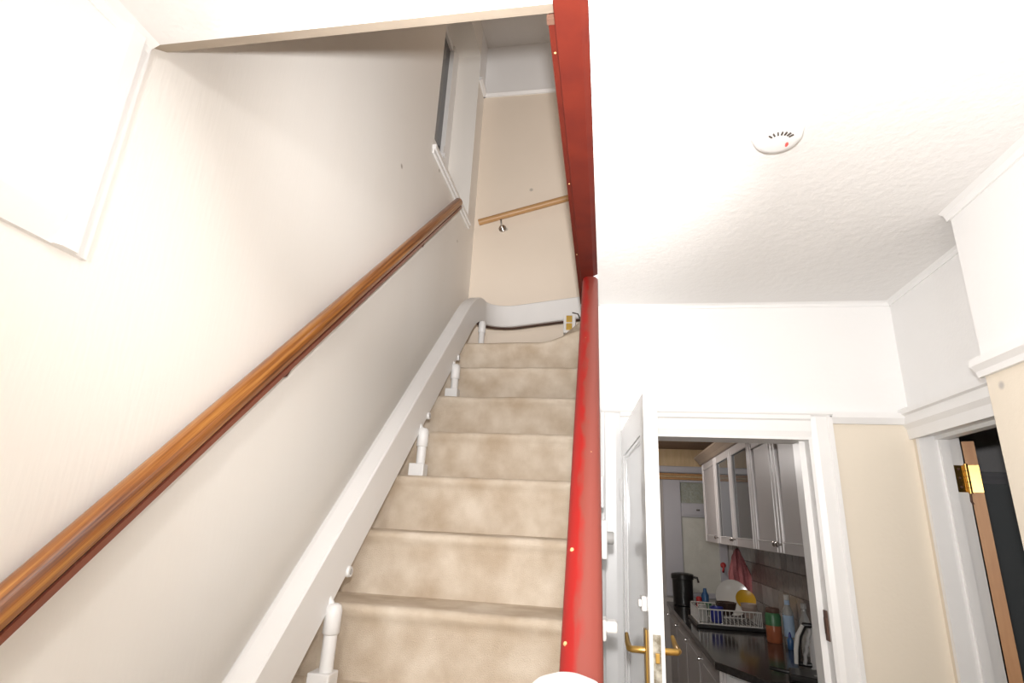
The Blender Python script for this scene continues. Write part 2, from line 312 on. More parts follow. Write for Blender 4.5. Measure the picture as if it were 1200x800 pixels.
# right-hand doorway
fr2 = thing('door_frame', 'white frame of the dark right-hand doorway', 'door frame', (XR, 2.2, 0), kind='structure')
MB().box(XR - .0, XR + .15, 2.53, 2.55, 0, 2.01).box(XR + .070, XR + .105, 2.518, 2.53, 0, 2.01).build('jamb', WHITE, fr2)
MB().box(XR, XR + .15, 1.79, 2.55, 2.01, 2.03).box(XR + .06, XR + .10, 1.79, 2.53, 1.995, 2.01).build('head_lining', WHITE, fr2)
MB().prism([(XR, 2.0), (XR - .014, 2.0), (XR - .018, 2.04), (XR - .03, 2.06), (XR - .03, 2.095), (XR - .042, 2.10), (XR - .042, 2.122), (XR, 2.13)], 1, 1.79, YK).build('head_architrave', WHITE, fr2)

# dark room beyond
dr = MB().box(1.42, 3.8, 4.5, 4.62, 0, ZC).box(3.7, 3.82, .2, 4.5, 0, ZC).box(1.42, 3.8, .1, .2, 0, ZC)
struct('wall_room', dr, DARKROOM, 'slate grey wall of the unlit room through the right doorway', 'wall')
struct('ceiling_room', MB().box(1.42, 3.8, .2, 4.5, ZC, ZC + .1), BLACK, 'dark ceiling of the unlit room', 'ceiling')  # black colour stands in for the shade up here
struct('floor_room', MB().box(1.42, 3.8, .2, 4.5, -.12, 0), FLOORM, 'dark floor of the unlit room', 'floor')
struct('trim_11', MB().prism([(4.5, 2.0), (4.482, 2.0), (4.475, 2.03), (4.465, 2.05), (4.465, 2.075), (4.5, 2.085)], 0, 1.42, 3.7), UPVC, 'grey picture rail inside the unlit room', 'picture rail')

struct('trim_12', MB().prism([(YF, 5.185), (YF - .014, 5.185), (YF - .03, 5.205), (YF - .03, 5.222), (YF, 5.23)], 0, XL, 1.42), WHITE, 'pale picture rail high on the far stair wall', 'picture rail')
struct('trim_13', MB().prism([(XL, 5.185), (XL + .014, 5.185), (XL + .03, 5.205), (XL + .03, 5.222), (XL, 5.23)], 1, 3.735, YF).box(XL, XL + .003, 3.735, YF, 5.225, TOP).box(XL + .003, 1.42, YF - .003, YF, 5.228, TOP), FRIEZE, 'pale frieze and rail between the stair window and the far wall', 'picture rail')

# ------------------------------------------------------------------ stair window
win = thing('window_1', 'dark stair window with white sill in a deep reveal', 'window', (-1.3, 3.28, 3.8), kind='structure')
MB().box(-1.36, -1.035, 2.80, 3.76, 3.79, 3.822).box(-1.06, -1.045, 2.80, 3.76, 3.76, 3.79).build('window_sill', WHITE, win, bevel=.004)
fx0, fx1 = -1.33, -1.27
MB().box(fx0, fx1, 2.82, 2.88, 3.822, 5.45).box(fx0, fx1 + .012, 3.60, 3.735, 3.822, 5.45).box(fx0, fx1, 2.88, 3.60, 3.822, 3.88).box(fx0, fx1, 2.88, 3.60, 5.39, 5.45).box(fx0, fx1, 2.88, 3.60, 4.28, 4.33).build('window_frame', WHITE, win, bevel=.004)
MB().box(-1.305, -1.295, 2.88, 3.60, 3.88, 4.28).build('pane', DARKGL, win)
MB().box(-1.305, -1.295, 2.88, 3.60, 4.33, 5.39).build('pane', DARKGL, win)
MB().box(-1.27, -1.25, 3.55, 3.58, 4.26, 4.40).box(-1.25, -1.235, 3.55, 3.58, 4.30, 4.33).build('window_catch', WHITE, win, bevel=.003)

# ------------------------------------------------------------------ staircase
RISE, GO = .2204, .2274
ny = lambda n: 1.842 + GO * (n - 6)
nz = lambda n: RISE * n
XS0, XS1 = XL + .02, -.062
st = thing('staircase', 'steep staircase with worn beige carpet climbing to a turn', 'staircase', (-.55, .70, 0))
for n in range(1, 13):
    y, z, zb = ny(n), nz(n), nz(n - 1)
    yb = ny(n + 1) + .03 if n < 12 else YF
    m = MB(); NX = 26; vs = []; prof_n = None
    for i in range(NX + 1):
        x = XS0 + (XS1 - XS0) * i / NX
        wv = noise.noise(Vector((x * 5, n * 3.1, 0))) * .006 + noise.noise(Vector((x * 13, n * 7.7, 2))) * .003
        wz = noise.noise(Vector((x * 4, n * 5.3, 5))) * .004
        p = [(y + .028, zb - .02), (y + .026 + wv, zb + .05), (y + .022 + wv, z - .06), (y + .012 + wv, z - .040), (y + .001 + wv, z - .026 + wz), (y + .001 + wv, z - .012 + wz), (y + .010 + wv, z - .002 + wz), (y + .03, z + wz * .5), (yb, z), (yb, zb - .02)]
        if n == 12:
            h = max(0, min(1, (x + .40) / .34)); h = h * h * (3 - 2 * h) * .10
            p = [(a, b + (h if 2 <= q <= 7 else (h * .4 if q == 1 else 0))) for q, (a, b) in enumerate(p)]
        prof_n = len(p); vs += [(x, a, b) for a, b in p]
    k = prof_n
    fs = [(i * k + j, i * k + (j + 1) % k, (i + 1) * k + (j + 1) % k, (i + 1) * k + j) for i in range(NX) for j in range(k)]
    fs += [tuple(range(k))[::-1], tuple(range(NX * k, NX * k + k))]
    m.add(vs, fs).build('step', CARPET, st, smooth=50)
# winding step at the turn
pv = (-.062, 3.215)
def winder(dx, z0, z1):
    m = MB(); A = Vector((*pv, 0)); B = Vector((pv[0] - dx, YF, 0)); vs = []; NX = 16
    nrm = Vector((-(B - A).y, (B - A).x, 0)).normalized(); nrm = nrm if nrm.x < 0 else -nrm
    for i in range(NX + 1):
        q = A.lerp(B, i / NX); wv = noise.noise(Vector((i * .6, z1, 0))) * .006
        prof = [(-.02, z0 - .01), (-.02 + wv, z1 - .05), (wv, z1 - .03), (wv, z1 - .012), (-.012, z1)]
        row = [q + nrm * a + Vector((0, 0, b)) for a, b in prof]
        row += [Vector((-.062, max(q.y, pv[1]), z1)), Vector((-.062, max(q.y, pv[1]), z0 - .01))]
        vs += row
    k = 7
    fs = [(i * k + j, i * k + (j + 1) % k, (i + 1) * k + (j + 1) % k, (i + 1) * k + j) for i in range(NX) for j in range(k)]
    fs += [tuple(range(k))[::-1], tuple(range(NX * k, NX * k + k))]
    return m.add(vs, fs)
winder(.34, nz(12), nz(13)).build('step', CARPET, st, smooth=50)

# white wall string beside the steps
sq = lambda y: 1.6 + .95 * y - 2.02
struct('baseboard_left', MB().prism([(.62, 0), (.62, sq(.62) + .02), (3.25, sq(3.25)), (3.40, 2.80), (YF, 2.80), (YF, 2.60), (3.2, 2.60), (.80, 0)], 0, XL, XL + .02), WHITE, 'white wall string board beside the carpeted steps', 'baseboard')
# boarded side of the stairs
hz = lambda y: .525 + .948 * y                # top of the red handrail
pan = [(.86, 0), (YK, 0), (YK, ZC), (2.2, ZC), (2.2, hz(2.2) - .03), (.86, hz(.86) - .03)]
struct('wall_stair_panel', MB().prism(pan, 0, -.062, -.030), WHITE, 'white boarded panel closing the side of the stairs', 'panel')

# red handrail, newel and red edge trim
hr = thing('handrail', 'worn red painted handrail sloping up to the ceiling edge', 'handrail', (-.045, .86, 1.34))
def hcx(y): return -.036 - .019 * (y - .86)
def slope_frames(y0, y1, n, zf, xf, sl):
    out = []; t = Vector((0, 1, sl)).normalized(); u = Vector((1, 0, 0)); v = u.cross(t)
    for i in range(n + 1):
        y = y0 + (y1 - y0) * i / n; out.append(((xf(y), y, zf(y)), u, v))
    return out
W = .031
sec = [(-W, -.040), (W, -.040), (W + .002, -.022), (W, -.008), (W * .72, -.001), (W * .2, .002), (-W * .3, .001), (-W * .72, -.004), (-W * .98, -.014), (-W - .002, -.026)]
fr_ = slope_frames(.88, 2.21, 20, lambda y: hz(y), hcx, .948)
b_ = MB().sweep(sec, fr_)
# paint: worn dull outer top with ceiling sheen, lit stair side, all as colour
o = b_.build('rail', WORNLITRAIL, hr, smooth=60)
for (yy, uu, ss) in ((1.09, -.020, .0045), (.955, -.024, .0035), (1.3, .012, .0018), (1.75, -.01, .0018)):
    z = hz(yy) + .0005 - max(0, -uu - .012) * .5
    MB().lathe([(ss, -.003), (ss * .9, .0005), (ss * .5, .001)], (0, 0, 0), 6).build('paint_chip', CHIP, hr, at=(hcx(yy) + uu, yy, z)).rotation_euler = (math.radians(43.5), 0, .6)
tr = thing('stairwell_edging', 'dull red board along the ceiling edge of the stairwell', 'edging', (-.07, .85, 2.62))
MB().prism([(-.103, 2.612), (-.047, 2.612), (-.030, 2.62), (-.030, 2.80), (-.103, 2.80)], 1, .845, 2.6).build('board', REDD, tr, bevel=.003)
MB().prism([(-.120, 2.645), (-.103, 2.64), (-.103, 2.90), (-.120, 2.90)], 1, .94, 2.6).build('edge_strip', REDD, tr)
for yy in (1.02, 1.55, 2.05): MB().lathe([(.003, 0), (.002, .002)], (0, 0, 0), 6).build('paint_chip', CHIP, tr, at=(-.1115, yy, 2.6405))
MB().box(-.122, -.1, .925, .94, 2.638, 2.652).build('end_block', BROWNR, tr)
nw = thing('newel_post', 'white newel post with rounded cap at the foot of the red handrail', 'newel post', (-.036, .86, 0))
MB().box(-.095, -.007, .790, .868, 0, 1.337).build('post', WHITE, nw, bevel=.004)
MB().lathe([(.045, 1.335), (.056, 1.342), (.060, 1.357), (.060, 1.375), (.054, 1.391), (.040, 1.403), (.02, 1.410), (.004, 1.412)], (-.050, .829, 0), 32).build('cap', PLAST, nw, smooth=50)

# little fittings on the stair panel
sw = thing('thermostat', 'white wall box with a round dial on the stair panel', 'thermostat', (-.035, 1.98, 1.5))
MB().box(-.036, .004, 1.93, 2.01, 1.495, 1.615).build('box', PLAST, sw, bevel=.004)
MB().lathe([(.02, .003), (.02, .022), (.017, .026)], (0, 1.97, 1.56), 20, axis=0).build('dial', GREYP, sw, smooth=True)
ck = thing('cupboard_latch', 'white latch block low on the stair panel', 'latch', (-.035, 1.75, 1.32))
MB().box(-.036, .0, 1.70, 1.78, 1.30, 1.352).build('block', PLAST, ck, bevel=.004)
MB().box(-.002, .030, 1.715, 1.765, 1.318, 1.348).build('bolt', PLAST, ck, bevel=.006)
tag(MB().box(-.036, -.006, 2.2, 2.3, 1.66, 1.78).build('switch_box', PLAST, bevel=.004), 'thin white box above the dial on the stair panel', 'switch box')

# left handrail on the wall
lh = thing('handrail', 'long varnished oak handrail fixed up the stair wall', 'handrail', (-1.0, .2, .75))
lz = lambda y: 1.6 + .95 * y - 1.017
def arcs(cx, cy, r, a0, a1, n): return [(cx + r * math.cos(math.radians(a0 + (a1 - a0) * i / n)), cy + r * math.sin(math.radians(a0 + (a1 - a0) * i / n))) for i in range(n + 1)]
lx = -1.005
secT = [(-.026, -.014), (.024, -.014)] + arcs(0, .004, .030, -15, 195, 14)
fl = slope_frames(.1, 3.27, 24, lz, lambda y: lx, .95)
MB().sweep(secT, fl).build('rail', GRAIN, lh, smooth=50)
MB().sweep([(-.02, -.022), (.017, -.022), (.017, -.0135), (-.02, -.0135)], fl).build('groove', WOODD, lh)
MB().sweep([(-.026, -.045), (.012, -.045), (.023, -.036), (.024, -.0215), (-.026, -.0215)], fl).build('lower_moulding', WOODU, lh, smooth=30)
for yy in (.5, 1.6, 2.7):
    z = lz(yy)
    MB().tube([(XL, yy, z - .10), (-1.02, yy, z - .09), (lx, yy, z - .055)], .008, 8).build('bracket', WOODD, lh, smooth=True)

# far handrail
fh = thing('handrail', 'pale pine handrail on the far wall above the turn', 'handrail', (-1.0, 3.87, 3.89))
hp = lambda x: (x, 3.875, 3.885 + (x + 1.0) * .262)
MB().tube([hp(-1.005), hp(-.6), hp(0), hp(.6)], .026, 16).build('rail', PINE, fh, smooth=50)
for bx in (-.82, .3):
    q = hp(bx)
    MB().lathe([(.03, YF - .012), (.03, YF - .004), (.032, YF)], (q[0], 0, q[2] - .075), 20, axis=1).build('rose', STEEL, fh, smooth=True)
    MB().tube([(q[0], YF - .01, q[2] - .075), (q[0], YF - .05, q[2] - .075), (q[0], 3.875, q[2] - .05), (q[0], 3.875, q[2] - .018)], .007, 8).build('bracket', STEEL, fh, smooth=True)

# ------------------------------------------------------------------ stairlift track
tk = thing('stairlift_track', 'white curved stairlift track running up the stairs', 'stairlift track', (-.76, .45, .4))
PTS = []; YB = 3.12; TX = -.852; ZQ = -.21      # straight run: z = .95 y + ZQ
for i in range(24): q = .75 + (YB - .75) * i / 23; PTS.append(Vector((TX, q, .95 * q + ZQ)))
p = PTS[-1].copy(); N1 = 14; LB = .40; RB = .23
for i in range(1, N1 + 1):
    sl = .95 + (.13 - .95) * ((i - .5) / N1); p = p + Vector((0, LB / N1, sl * LB / N1)); PTS.append(p.copy())
c = Vector((TX + RB, YB + LB)); z = p.z
for i in range(1, 15):
    a = math.pi - (math.pi / 2) * i / 14; z += .13 * RB * (math.pi / 2) / 14
    PTS.append(Vector((c.x + RB * math.cos(a), c.y + RB * math.sin(a), z)))
for i in range(1, 9): PTS.append(Vector((c.x + .8 * i / 8, c.y + RB, z + .13 * .8 * i / 8)))
YT = c.y + RB
FR = []
for i, q in enumerate(PTS):
    t = (PTS[min(i + 1, len(PTS) - 1)] - PTS[max(i - 1, 0)]).normalized()
    s_ = t.cross(Vector((0, 0, 1))).normalized(); u_ = s_.cross(t); FR.append((q, s_, u_))
MB().sweep([(.026, -.080), (.032, -.073), (.032, .074), (.027, .080), (-.028, .080), (-.031, .074), (-.046, .072), (-.048, .066), (-.048, -.080)], FR).build('cover', LIFT, tk, smooth=30)
MB().sweep([(-.034, -.0795), (.004, -.0795), (.004, -.084), (-.034, -.084)], FR).build('gear_rack', BROWNR, tk)
def post(x, y, zb, ztop):
    t = MB().tube([(x, y, zb), (x, y, ztop - .03)], .020, 16).build('support_post', LIFT, tk, smooth=60)
    MB().lathe([(.020, ztop - .085), (.025, ztop - .08), (.025, ztop - .02), (.022, ztop - .006), (.012, ztop)], (x, y, 0), 18).build('collar', LIFT, t, smooth=50)
    MB().tube([(x, y, ztop - .02), (x - .02, y, ztop + .012), (TX - .01, y, ztop + .04)], .011, 8).build('arm', LIFT, t, smooth=50)
    MB().box(x - .042, x + .026, y - .032, y + .032, zb - .002, zb + .055).build('foot', LIFT, t, bevel=.004)
tz = lambda y: .95 * y + ZQ - .115
post(-.806, ny(5) + .11, nz(5), tz(ny(5) + .11) + .025)
post(-.806, ny(8) + .10, nz(8), tz(ny(8) + .10) + .025)
post(-.806, ny(10) + .09, nz(10), tz(ny(10) + .09) + .025)
post(-.825, 3.48, nz(12), 2.885)
for yy in (ny(5) + .21, ny(8) + .19, ny(10) + .17):
    q = Vector((-.822, yy, tz(yy) + .01))
    g = MB().lathe([(.016, -.006), (.018, 0), (.016, .008)], (q.x + .002, q.y, q.z), 14, axis=0).build('lug', LIFT, tk, smooth=50)
    MB().lathe([(.009, -.001), (.009, .0095)], (q.x + .002, q.y, q.z), 12, axis=0).build('lug_hole', GREYP, g)
# charge contact under the level part
cx_, cy_ = -.250, YT - .03
cb = MB().box(cx_ - .040, cx_ + .045, cy_ - .02, cy_ + .03, 2.875, 3.01).build('contact_box', LIFT, tk, bevel=.004)
MB().box(cx_ - .020, cx_ + .022, cy_ - .028, cy_ - .019, 2.950, 3.000).build('brass_contact', BRASSM, cb, bevel=.003)
MB().box(cx_ - .020, cx_ + .022, cy_ - .028, cy_ - .019, 2.892, 2.942).build('brass_contact', BRASSM, cb, bevel=.003)
MB().tube([(cx_ + .02, cy_, 3.03), (cx_ + .06, cy_, 3.02), (cx_ + .09, cy_, 2.96)], .006, 8).build('cable', SLOT, cb, smooth=True)

# ------------------------------------------------------------------ smoke alarm
SA = (.452, 1.316)
sm = thing('smoke_alarm', 'round white smoke alarm on the textured ceiling', 'smoke alarm', (*SA, ZC))
MB().lathe([(.066, ZC + .001), (.066, ZC - .010), (.060, ZC - .013)], (*SA, 0), 40).build('base', PLAST, sm, smooth=40)
MB().lathe([(.060, ZC - .010), (.062, ZC - .020), (.059, ZC - .030), (.053, ZC - .037), (.040, ZC - .040), (.004, ZC - .041)], (*SA, 0), 40).build('cover', PLAST, sm, smooth=60)
for i in range(7):
    a = math.radians(-90 + 16 * (i - 3)); rr = .034
    cx, cy = SA[0] + rr * math.cos(a), SA[1] + rr * math.sin(a)
    o = MB().box(-.006, .006, -.0018, .0018, -.002, .0015).build('vent_slot', SLOT, sm, at=(cx, cy, ZC - .0410)); o.rotation_euler = (0, 0, a)
o = MB().lathe([(.006, -.002), (.006, .001)], (0, 0, 0), 12).build('indicator', REDLED, sm, at=(SA[0] + .024, SA[1] + .012, ZC - .0412)); o.scale = (.6, 1.4, 1)

# ------------------------------------------------------------------ kitchen door (open into the hall)
dd = thing('door_1', 'white panelled kitchen door standing open into the hall', 'door', (0, 0, 0), kind='structure')
DW, DT, DH = .785, .042, 1.998
stile, depth = .10, .010
def slab():
    m = MB()
    rails = [(0.01, .20), (.78, .92), (1.88, DH)]
    for a, b in ((0, stile), (DW - stile, DW)): m.box(a, b, 0, DT, .01, DH)
    for a, b in rails: m.box(stile, DW - stile, 0, DT, a, b)
    return m
slab().build('door_leaf', DOORW, dd)
for z0, z1 in ((.20, .78), (.92, 1.88)):
    pn = MB().box(stile, DW - stile, depth, DT - depth, z0, z1).build('panel', DOORW, dd)
    for (x0, x1, a, b) in ((stile, stile + .018, z0, z1), (DW - stile - .018, DW - stile, z0, z1), (stile + .018, DW - stile - .018, z0, z0 + .018), (stile + .018, DW - stile - .018, z1 - .018, z1)):
        MB().box(x0, x1, .003, DT - .003, a, b).build('bead', DOORW, pn, bevel=.004)
HZ = 1.262
for sgn, y0 in ((-1, 0), (1, DT)):
    pl = MB().box(DW - .075, DW - .035, min(y0, y0 + sgn * .006), max(y0, y0 + sgn * .006), HZ - .11, HZ + .055).build('handle_plate', BRASS, dd, bevel=.002)
    MB().tube([(DW - .055, y0, HZ), (DW - .055, y0 + sgn * .042, HZ), (DW - .065, y0 + sgn * .048, HZ), (DW - .12, y0 + sgn * .048, HZ + .006), (DW - .155, y0 + sgn * .047, HZ + .022)], [.010, .009, .009, .008, .006], 12).build('lever', BRASS, pl, smooth=60)
MB().box(DW - .001, DW + .0012, .010, .032, HZ - .13, HZ + .05).build('latch_plate', PAINTWEAR, dd)
MB().box(DW, DW + .010, .015, .027, HZ - .02, HZ + .005).build('latch', BRASS, dd, bevel=.002)
kn = MB().box(DW - .075, DW - .030, -.014, 0, 1.365, 1.405).build('bolt', PLAST, dd, bevel=.003)
MB().box(DW - .062, DW - .042, -.022, -.013, 1.375, 1.395).build('bolt_knob', PLAST, kn, bevel=.003)
for z0 in (.25, 1.7): MB().tube([(-.004, -.004, z0), (-.004, -.004, z0 + .09)], .006, 8).build('hinge', WHITE, dd)
dd.location = (.069, YK - .028, 0.005); dd.rotation_euler = (0, 0, -math.radians(86.5))

# right-hand room door swung back
d2 = thing('door_2', 'brown wooden door folded back beyond the right doorway', 'door', (0, 0, 0), kind='structure')
MB().box(-.044, -.004, -.76, -.001, .005, 1.99).build('door_leaf', WOODU, d2)
MB().box(-.044, -.004, -.001, .0, .005, 1.99).build('door_edge', OAKEDGE, d2)
d2.location = (XR + .152, 2.532, 0); d2.rotation_euler = (0, 0, math.radians(151))
hg = thing('door_hinge', 'shiny brass butt hinge on the right doorway jamb', 'hinge', (XR + .14, 2.52, 1.84))
MB().box(XR + .108, XR + .150, 2.5275, 2.5305, 1.79, 1.895).build('leaf', BRASS, hg, bevel=.001)
a = math.radians(151)
lf = MB().box(-.044, 0, .0, .0028, -.0525, .0525).build('leaf', BRASS, hg); lf.location = (XR + .152, 2.5315, 1.8425); lf.rotation_euler = (0, 0, a)
lf.matrix_parent_inverse = hg.matrix_basis.inverted()
pin = MB().tube([(XR + .15, 2.522, 1.785), (XR + .15, 2.522, 1.90)], .0075, 12).build('knuckle', BRASS, hg, smooth=60)
for zz in (1.806, 1.828, 1.85, 1.872): MB().lathe([(.0082, zz), (.0082, zz + .002)], (XR + .15, 2.522, 0), 12).build('ring', WOODD, pin)
for zz in (1.81, 1.845, 1.88):
    MB().lathe([(.005, 2.5265), (.005, 2.5285)], (XR + .125, 0, zz), 10, axis=1).build('screw', BROWNR, hg)
MB().tube([(XR + .148, 2.522, 1.785), (XR + .144, 2.518, 1.755), (XR + .150, 2.52, 1.745)], .004, 6).build('pin_end', BROWNR, hg)

# ------------------------------------------------------------------ kitchen shell
KY, KZ = 6.3, 2.42
kr = thing('wall_kitchen_right', 'tiled kitchen wall behind the black worktop', 'wall', (XR, 4.5, 0), kind='structure')
MB().box(XR, XR + .15, YK + .12, KY + .12, 0, 2.03).build('wall_body', GROUT, kr)
ts = .148; mt = {}
def tile_mesh(mm):
    if mm.name not in mt:
        o = MB().box(0, .007, .003, ts - .003, .003, ts - .003); me_o = o.build('tile', mm, kr); mt[mm.name] = me_o; return me_o, True
    return mt[mm.name], False
for r in range(4):
    for cidx in range(23):
        yy = 2.86 + cidx * ts; zz = .905 + r * ts
        rnd = random.random()
        mm = TILE[3] if r == 2 else (TILE[4] if rnd < .12 else TILE[int(rnd * 30) % 3])
        src, new = tile_mesh(mm)
        o = src if new else src.copy()
        if not new: COL.objects.link(o)
        o.parent = kr; o.matrix_parent_inverse = kr.matrix_basis.inverted(); o.location = (XR - .007, yy, zz)
struct('wall_kitchen_left', MB().box(-.1, -.05, YK + .12, KY + .12, 0, ZC), KWALL, 'painted kitchen wall behind the open door', 'wall')
kb = MB().box(-.05, .62, KY, KY + .12, 0, ZC).box(1.22, XR, KY, KY + .12, 0, ZC).box(.62, 1.22, KY, KY + .12, 0, .95).box(.62, 1.22, KY, KY + .12, 2.12, ZC)
struct('wall_kitchen_far', kb, KWALL, 'kitchen end wall around the frosted window', 'wall')
struct('ceiling_kitchen', MB().box(-.05, XR, YK + .12, KY, KZ, KZ + .08), KCEIL, 'kitchen ceiling with shade painted in as brown', 'ceiling')
w2 = thing('window_2', 'frosted kitchen window in a grey-white frame', 'window', (.9, KY, 1.0), kind='structure')
a0, a1 = KY - .02, KY + .06
MB().box(.60, .78, a0, a1, .95, 2.12).box(1.14, 1.22, a0, a1, .95, 2.12).box(.78, 1.14, a0, a1, .95, 1.0).box(.78, 1.14, a0, a1, 1.72, 1.86).box(.78, 1.14, a0, a1, 2.07, 2.12).build('window_frame', UPVC, w2, bevel=.006)
for (x0, x1, z0, z1) in ((.80, 1.12, 1.74, 1.845),): MB().box(x0, x1, a0 - .012, a0, z0, z1).build('vent_rail', UPVC, w2, bevel=.003)
MB().box(.93, .965, a0 - .022, a0 - .01, 1.785, 1.80).build('window_handle', SLOT, w2, bevel=.002)
MB().box(.78, 1.14, KY + .01, KY + .02, 1.86, 2.07).build('pane', FROST, w2)
MB().box(.78, 1.14, KY + .01, KY + .02, 1.0, 1.72).build('pane', OBSC, w2)
bl = thing('roller_blind', 'straw coloured blind gathered above the kitchen window', 'blind', (.75, KY - .05, 2.2))
MB().box(.25, 1.24, KY - .035, KY, 2.235, 2.415).build('blind_band', BLIND, bl)
MB().box(.25, 1.24, KY - .05, KY, 2.165, 2.235).build('blind_band', UPVC, bl, bevel=.01)
for i in range(3): MB().tube([(.25, KY - .03, 2.105 + i * .022), (1.24, KY - .03, 2.105 + i * .022)], .012, 8).build('cane', BLINDO if i % 2 == 0 else BLIND, bl, smooth=60)

# wall cabinets
CX = .95
def cab_door(par, y0, y1, z0, z1, glass=False, knob_far=False):
    t = .02; x0 = CX - t; s = .055
    d = MB().box(x0, CX, y0 + .002, y0 + s, z0, z1).box(x0, CX, y1 - s, y1 - .002, z0, z1).box(x0, CX, y0 + s, y1 - s, z0, z0 + s).box(x0, CX, y0 + s, y1 - s, z1 - s, z1).build('door', CAB, par)
    pnl = MB().box(x0 + .010, CX - .004, y0 + s, y1 - s, z0 + s, z1 - s).build('glass_pane' if glass else 'panel', CABG if glass else CAB, d)
    for yy in (y0 + .005, y0 + s, y1 - s - .001, y1 - .005):
        MB().tube([(x0, yy, z0 + .004), (x0, yy, z1 - .004)], .0045, 8).build('moulding', CABE, d, smooth=60)
    for zz in (z0 + s, z1 - s): MB().tube([(x0, y0 + s, zz), (x0, y1 - s, zz)], .004, 8).build('moulding', CABE, d, smooth=60)
    ky = (y1 - .028) if knob_far else (y0 + .028)
    MB().lathe([(.006, 0), (.006, -.014), (.014, -.02), (.015, -.028), (.008, -.034), (.001, -.035)], (x0, ky, z0 + .045), 14, axis=0).build('knob', STEEL, d, smooth=50)
def cabinet(label, ys, z0, z1, glass, knobs):
    c = thing('wall_cabinet', label, 'cabinet', (1.1, (ys[0] + ys[-1]) / 2, z0), 'kitchen wall cabinets')
    MB().box(CX + .001, XR, ys[0] + .001, ys[-1] - .001, z0, z1).build('carcass', CABIN if glass else CAB, c)
    for i in range(len(ys) - 1): cab_door(c, ys[i], ys[i + 1], z0, z1, glass, knobs[i])
    return c
cabinet('plain double wall cabinet nearest the kitchen doorway', [2.86, 3.38, 3.90], 1.50, 2.17, False, [True, False])
cabinet('glass-fronted wall cabinet between the solid ones', [3.902, 4.50, 5.10], 1.50, 2.20, True, [True, False])
cabinet('narrow wall cabinet beside the kitchen window', [5.102, 5.75], 1.50, 2.20, False, [False])
tag(MB().prism([(.97, 2.20), (.91, 2.20), (.895, 2.225), (.86, 2.26), (.86, 2.275), (1.265, 2.275), (1.265, 2.20)], 1, 3.905, 5.78).build('cabinet_cornice', CORN), 'beige cornice board on top of the glass-fronted cabinet', 'cornice')
tag(MB().prism([(.97, 2.17), (.91, 2.17), (.895, 2.195), (.88, 2.21), (1.265, 2.21), (1.265, 2.17)], 1, 2.86, 3.90).build('cabinet_cornice', CORN), 'beige cornice board on top of the plain double cabinet', 'cornice')

# base cabinets, worktop
WT = .90
wpoly = [(.60, 6.29), (.60, 3.66), (.80, 3.30), (XR - .008, 2.95), (XR - .008, 6.29)]
tag(MB().prism(wpoly, 2, WT - .04, WT).build('worktop', WTOP, bevel=.006), 'long glossy black kitchen worktop with an angled end', 'worktop')
for i in range(4):
    y0, y1 = 3.68 + i * .652, 3.68 + (i + 1) * .652 - .002
    nm = ['beside the angled end', 'second along from the angled end', 'third along from the angled end', 'under the black pot'][i]
    c = thing('base_cabinet', 'pale base cabinet under the black worktop, ' + nm, 'cabinet', (.95, (y0 + y1) / 2, 0), 'kitchen base cabinets')
    MB().box(.645, 1.26, y0, y1, .1, WT - .04).box(.70, 1.26, y0, y1, 0, .1).build('body', CAB, c)
    d = MB().box(.625, .645, y0 + .003, y1 - .003, .11, WT - .05).build('door', CAB, c, bevel=.003)
    MB().box(.621, .625, y0 + .08, y1 - .08, .19, WT - .13).build('panel', CABE if i == 9 else CAB, d, bevel=.002)
    MB().lathe([(.006, 0), (.006, -.014), (.014, -.02), (.013, -.03), (.001, -.034)], (.625, y1 - .05, WT - .11), 12, axis=0).build('knob', STEEL, d, smooth=50)
ap = thing('washing_machine', 'white appliance under the angled end of the worktop', 'appliance', (.95, 3.4, 0))
MB().prism([(.66, 3.66), (.83, 3.35), (1.255, 3.03), (1.255, 3.67), (.66, 3.67)], 2, .02, WT - .041).build('body', PLAST, ap, bevel=.01)
a = math.atan2(3.35 - 3.66, .83 - .66)
pn = MB().box(.03, .32, -.012, 0, .70, .84).build('control_panel', PLAST, ap, bevel=.004); pn.location = (.66, 3.66, 0); pn.rotation_euler = (0, 0, a); pn.matrix_parent_inverse = ap.matrix_basis.inverted()
dl = MB().lathe([(.03, 0), (.028, -.02), (.012, -.024)], (.25, -.012, .77), 20, axis=1).build('dial', GREYP, pn, smooth=50)

# ------------------------------------------------------------------ things on the worktop
def lathe_thing(name, label, cat, loc, prof, m, **k):
    t = tag(MB().lathe(prof, (0, 0, 0), 28).build(name, m, smooth=40, at=loc), label, cat, **k); return t
pt = thing('stock_pot', 'tall black lidded stock pot at the end of the worktop', 'pot', (.735, 6.06, WT))
MB().lathe([(.084, 0), (.092, .006), (.097, .24)], (.735, 6.06, WT), 32).build('body', BLACK, pt, smooth=40)
MB().lathe([(.102, .235), (.107, .24), (.107, .275), (.098, .285), (.05, .292), (.005, .294)], (.735, 6.06, WT), 32).build('lid', BLACK, pt, smooth=40)
MB().tube([(.735 + .085, 6.02, WT + .262), (.735 + .13, 6.0, WT + .258), (.735 + .14, 5.99, WT + .215)], .010, 8).build('handle', BLACK, pt, smooth=60)
lathe_thing('detergent_bottle', 'small blue bottle between the black pot and the glasses', 'bottle', (.93, 6.0, WT), [(.03, 0), (.034, .01), (.034, .11), (.018, .14), (.014, .17), (.002, .171)], MBLUE)
tag(MB().box(-.055, .055, -.035, .035, 0, .06).build('sponge', GREEN, bevel=.012, at=(.91, 5.86, WT + .0)), 'green sponge lying beside the black pot', 'sponge')
lathe_thing('scrub_pot', 'little red tub tucked beside the black pot', 'tub', (.865, 5.95, WT), [(.02, 0), (.026, .005), (.026, .09), (.015, .10)], REDP)
